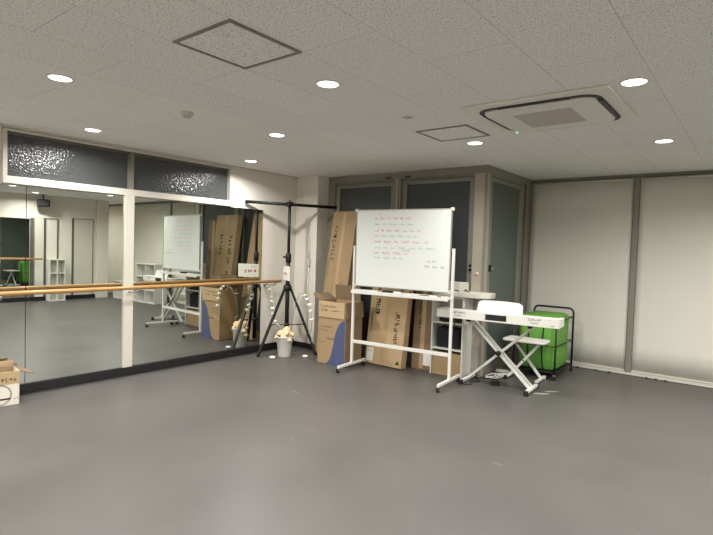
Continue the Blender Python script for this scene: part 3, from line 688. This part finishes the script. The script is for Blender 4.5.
# music rest: upright curved panel
n = 14; vs = []; 
for i in range(n+1):
    s = -1+2*i/n; top = .125+.012*(1-s*s) - (.02*max(0, abs(s)-.93)/.07)
    vs += [(.035+s*.245, -.075, .09), (.035+s*.240, -.05, .085+top)]
fs = [(2*i, 2*i+2, 2*i+3, 2*i+1) for i in range(n)]
q = P(); q.add(vs, fs, 'white_plastic'); mo = q.build('music_rest', t); sm = mo.modifiers.new('s', 'SOLIDIFY'); sm.thickness = .006
# stand
t = thing('keyboard_stand', 'white folding X keyboard stand with black feet', 'keyboard stand', (3.22, 5.46, 0), math.radians(4))
def W3(x, y, z): return Vector((x-3.22, y-5.5, z))
yf = 5.50
a1 = W3(2.865, yf, .035); b1 = W3(3.58, yf, .70)
P().bar(a1, b1, .028, .04, 'white_paint', (0, 1, 0)).build('leg', t, bevel=.004)
for yy in (yf-.045, yf+.045):
    P().bar(W3(3.585, yy, .035), W3(2.90, yy, .70), .028, .036, 'white_paint', (0, 1, 0)).build('leg', t, bevel=.004)
for x in (2.865, 3.585):
    f = P().box(x-3.22-.018, x-3.22+.018, -.20, .20, .02, .05, 'white_paint').build('foot_bar', t, bevel=.004)
    for e in (-1, 1): P().box(x-3.22-.022, x-3.22+.022, e*.205-.02, e*.205+.02, 0.001, .052, 'black_rubber').build('foot_cap', f, bevel=.006)
for x in (2.90, 3.58):
    f = P().box(x-3.22-.018, x-3.22+.018, -.15, .15, .70, .728, 'white_paint').build('support_arm', t, bevel=.004)
    for e in (-1, 1): P().box(x-3.22-.022, x-3.22+.022, e*.14-.02, e*.14+.02, .70, .741, 'black_rubber').build('arm_pad', f, bevel=.005)
P().tube([W3(3.235, yf-.085, .38), W3(3.235, yf+.07, .38)], .014, 'black', 12).lathe([(.028, 0), (.028, .02), (.012, .026)], 'black', 14, M=Matrix.Translation(W3(3.235, yf-.075, .38)) @ Matrix.Rotation(PI/2, 4, 'X')).build('pivot_knob', t)
# bench
t = thing('keyboard_bench', 'small white folding bench behind the keyboard stand', 'stool', (3.33, 5.98, 0), .05)
P().prism(rrect(-.245, .245, -.15, .15, .05), .45, .480, 'bench_seat').build('seat', t, bevel=.014, seg=3)
for s, yy in ((1, -.06), (-1, .06)):
    P().bar((-s*.17, yy, .03), (s*.17, yy, .445), .028, .028, 'white_paint', (0, 1, 0)).build('leg', t, bevel=.003)
for s in (-1, 1):
    f = P().box(s*.18-.015, s*.18+.015, -.15, .15, .018, .044, 'white_paint').build('foot_bar', t, bevel=.004)
    for e in (-1, 1): P().box(s*.18-.018, s*.18+.018, e*.15-.015, e*.15+.015, .001, .046, 'black_rubber' if s < 0 else 'white_plastic').build('foot_cap', f, bevel=.004)
P().tube([(0, -.09, .237), (0, .09, .237)], .01, 'chrome', 10).build('pivot_bolt', t)
# headphones-like hook hanging under the keyboard's left end
tag(P().tube(spline([(0, 0, 0), (-.022, -.01, -.05), (0, -.01, -.10), (.022, -.01, -.05), (.005, 0, -.002)]), .006, 'black', 8).build('cable_loop'), 'black cable loop hanging under the left end of the piano', 'cable', loc=(2.80, 5.16, .745))
# pedal and cables
t = thing('sustain_pedal', 'black foot pedal on the floor under the keyboard stand', 'pedal', (3.17, 5.50, 0), .4)
P().prism(rrect(-.05, .05, -.06, .06, .02), 0, .03, 'black').build('pedal_base', t, bevel=.006)
P().prism(rrect(-.035, .035, -.10, .03, .02), .032, .05, 'black', Matrix.Rotation(-.12, 4, 'X')).build('pedal_plate', t, bevel=.006)
tag(P().tube([Vector(a)-Vector((2.95, 5.45, 0)) for a in spline([(3.15, 5.58, .012), (3.06, 5.70, .007), (2.90, 5.60, .007), (2.99, 5.48, .007), (2.93, 5.38, .007), (2.98, 5.28, .007), (2.93, 5.22, .007)])], .005, 'black', 8).build('pedal_cable'), 'black cable trailing from the pedal toward the left foot', 'cable', loc=(2.95, 5.45, 0))
tag(P().tube([Vector(a)-Vector((3.1, 5.9, 0)) for a in spline([(2.97, 5.70, .008), (3.08, 5.95, .008), (3.10, 5.80, .01), (3.03, 5.82, .025), (3.02, 6.0, .01), (3.10, 6.0, .02), (3.08, 5.85, .03), (2.98, 5.90, .02), (2.94, 5.76, .008), (3.06, 5.74, .008), (3.10, 5.90, .008)])], .007, 'label_white', 8).build('white_cable'), 'tangle of white cable on the floor behind the stand', 'cable', loc=(3.1, 5.9, 0))
tag(P().box(-.09, .09, -.022, .022, 0, .03, 'white_plastic').box(-.06, -.04, -.008, .008, .03, .0305, 'louver_dark').box(-.01, .01, -.008, .008, .03, .0305, 'louver_dark').box(.04, .06, -.008, .008, .03, .0305, 'louver_dark').build('power_strip', bevel=.004), 'white power strip on the floor among the cables', 'power strip', loc=(3.0, 6.15, 0), rz=.2)
rng = random.Random(2)
for x, y, s, lab in ((3.74, 5.66, .09, 'farther of two pale patches on the floor by the stand'), (3.69, 5.50, .10, 'nearer of two pale patches on the floor by the stand')):
    poly = [(s*math.cos(a)*rng.uniform(.7, 1), .35*s*math.sin(a)*rng.uniform(.7, 1)) for a in [2*PI*i/12 for i in range(12)]]
    tag(P().prism(poly, 0, .0008, 'pale_patch').build('floor_patch'), lab, 'tape', loc=(x, y, 0), rz=.7)  # thin flat patches, paler than the floor around them

# ---------------------------------------------------------------- trolley with green bag
t = thing('trolley', 'black tubular steel trolley on casters in front of the blind', 'trolley', (3.36, 6.51, 0))
xw, yd = .25, .34; R_ = .011
def bend(pts, r=.05):
    out = [Vector(pts[0])]
    for a, b, c in zip(pts[:-2], pts[1:-1], pts[2:]):
        a, b, c = Vector(a), Vector(b), Vector(c); u = (a-b).normalized(); v = (c-b).normalized()
        for k in range(7):
            s = k/6; out.append((b+u*r)*(1-s)**2+b*2*s*(1-s)+(b+v*r)*s*s)
    return out+[Vector(pts[-1])]
P().tube(bend([(-xw, yd, .06), (-xw, yd, .80), (xw, yd, .80), (xw, yd, .06)], .07), R_+.002, 'black', 12).build('back_hoop', t)
for s in (-1, 1): P().tube([(s*xw, -yd, .06), (s*xw, -yd, .69)], R_, 'black', 12).build('front_post', t)
for z in (.69, .395, .09):
    q = P()
    q.tube([(-xw, -yd, z), (xw, -yd, z)], .007, 'black', 8)
    for s in (-1, 1): q.tube([(s*xw, -yd, z), (s*xw, yd, z)], .007, 'black', 8)
    q.tube([(-xw, yd, z), (xw, yd, z)], .007, 'black', 8)
    if z < .1:
        q.box(-xw, xw, -yd, yd, .078, .088, 'black')
    q.build('rail_frame' if z > .1 else 'bottom_shelf', t)
for s in (-1, 1):
    for e in (-1, 1):
        c = P().tube([(s*xw-.01, e*yd, .028), (s*xw+.01, e*yd, .028)], .027, 'black_rubber', 14).build('caster_wheel', t)
        P().box(s*xw-.014, s*xw+.014, e*yd-.01, e*yd+.01, .045, .068, 'chrome').build('caster_fork', c)
t = thing('green_bag', 'bright green fabric bin bag with black straps standing in the trolley', 'bag', (3.36, 6.51, .099))
vs = []; base = rrect(-.222, .222, -.315, .315, .09, 6); n = len(base); lv = [(0, .93), (.02, .97), (.15, 1.0), (.30, .98), (.45, 1.0), (.58, 1.0), (.625, .97), (.64, .90)]
for z, s in lv: vs += [(x*s, y*s, z) for x, y in base]
fs = [(i*n+k, i*n+(k+1) % n, (i+1)*n+(k+1) % n, (i+1)*n+k) for i in range(len(lv)-1) for k in range(n)]+[tuple(range(n-1, -1, -1)), tuple(range((len(lv)-1)*n, len(lv)*n))]
q = P(); q.add(vs, fs, 'green', smooth=True); q.build('bag_body', t)
for x in (-.08, .09):
    P().tube(spline([(x, -.31, .60), (x+.005, -.321, .48), (x-.005, -.322, .3), (x, -.318, .12), (x+.02, -.31, .01)]), .007, 'black', 8).build('strap', t)

# ---------------------------------------------------------------- opposite side, seen in the mirrors
def cubby(lab, loc, rz, wd, dp, ht, nx, nz):
    t = thing('cube_shelf', lab, 'shelf', loc, rz, 'white cube shelves')
    q = P(); b = .018
    q.box(-wd/2, wd/2, -dp/2, dp/2, 0, b, 'white_paint').box(-wd/2, wd/2, -dp/2, dp/2, ht-b, ht, 'white_paint')
    q.box(-wd/2, -wd/2+b, -dp/2, dp/2, b, ht-b, 'white_paint').box(wd/2-b, wd/2, -dp/2, dp/2, b, ht-b, 'white_paint').build('carcass', t)
    P().box(-wd/2+b, wd/2-b, dp/2-.008, dp/2, b, ht-b, 'white_paint').build('back_panel', t)
    for i in range(1, nx): x = -wd/2+wd*i/nx; P().box(x-b/2, x+b/2, -dp/2, dp/2-.008, b, ht-b, 'white_paint').build('divider', t)
    for i in range(1, nz): z = ht*i/nz; P().box(-wd/2+b, wd/2-b, -dp/2, dp/2-.008, z-b/2, z+b/2, 'white_paint').build('shelf_board', t)
cubby('taller white cube shelf in front of the blinds, seen in the mirror', (6.25, 6.78, 0), 0, .84, .34, .95, 2, 3)
cubby('low white cube shelf along the blinds, seen in the mirror', (7.25, 6.78, 0), 0, 1.10, .34, .45, 3, 1)
cubby('white cube shelf against the opposite wall under the speaker, seen in mirror', (XR-.13, 5.25, 0), -PI/2, .36, .20, .99, 2, 3)
t = thing('wall_speaker', 'dark speaker hung from the ceiling, seen in the left mirror', 'speaker', (XR-.2, 4.94, 2.30), .3)
P().box(-.10, .10, -.13, .13, -.08, .09, 'black').build('speaker_body', t, bevel=.03)
P().tube([(0, 0, .09), (0, 0, .2)], .012, 'black').box(-.05, .05, -.05, .05, .19, .2, 'black').build('bracket', t)
P().box(-.104, -.10, -.10, .10, -.06, .07, 'dark_cloth').build('grille', t)
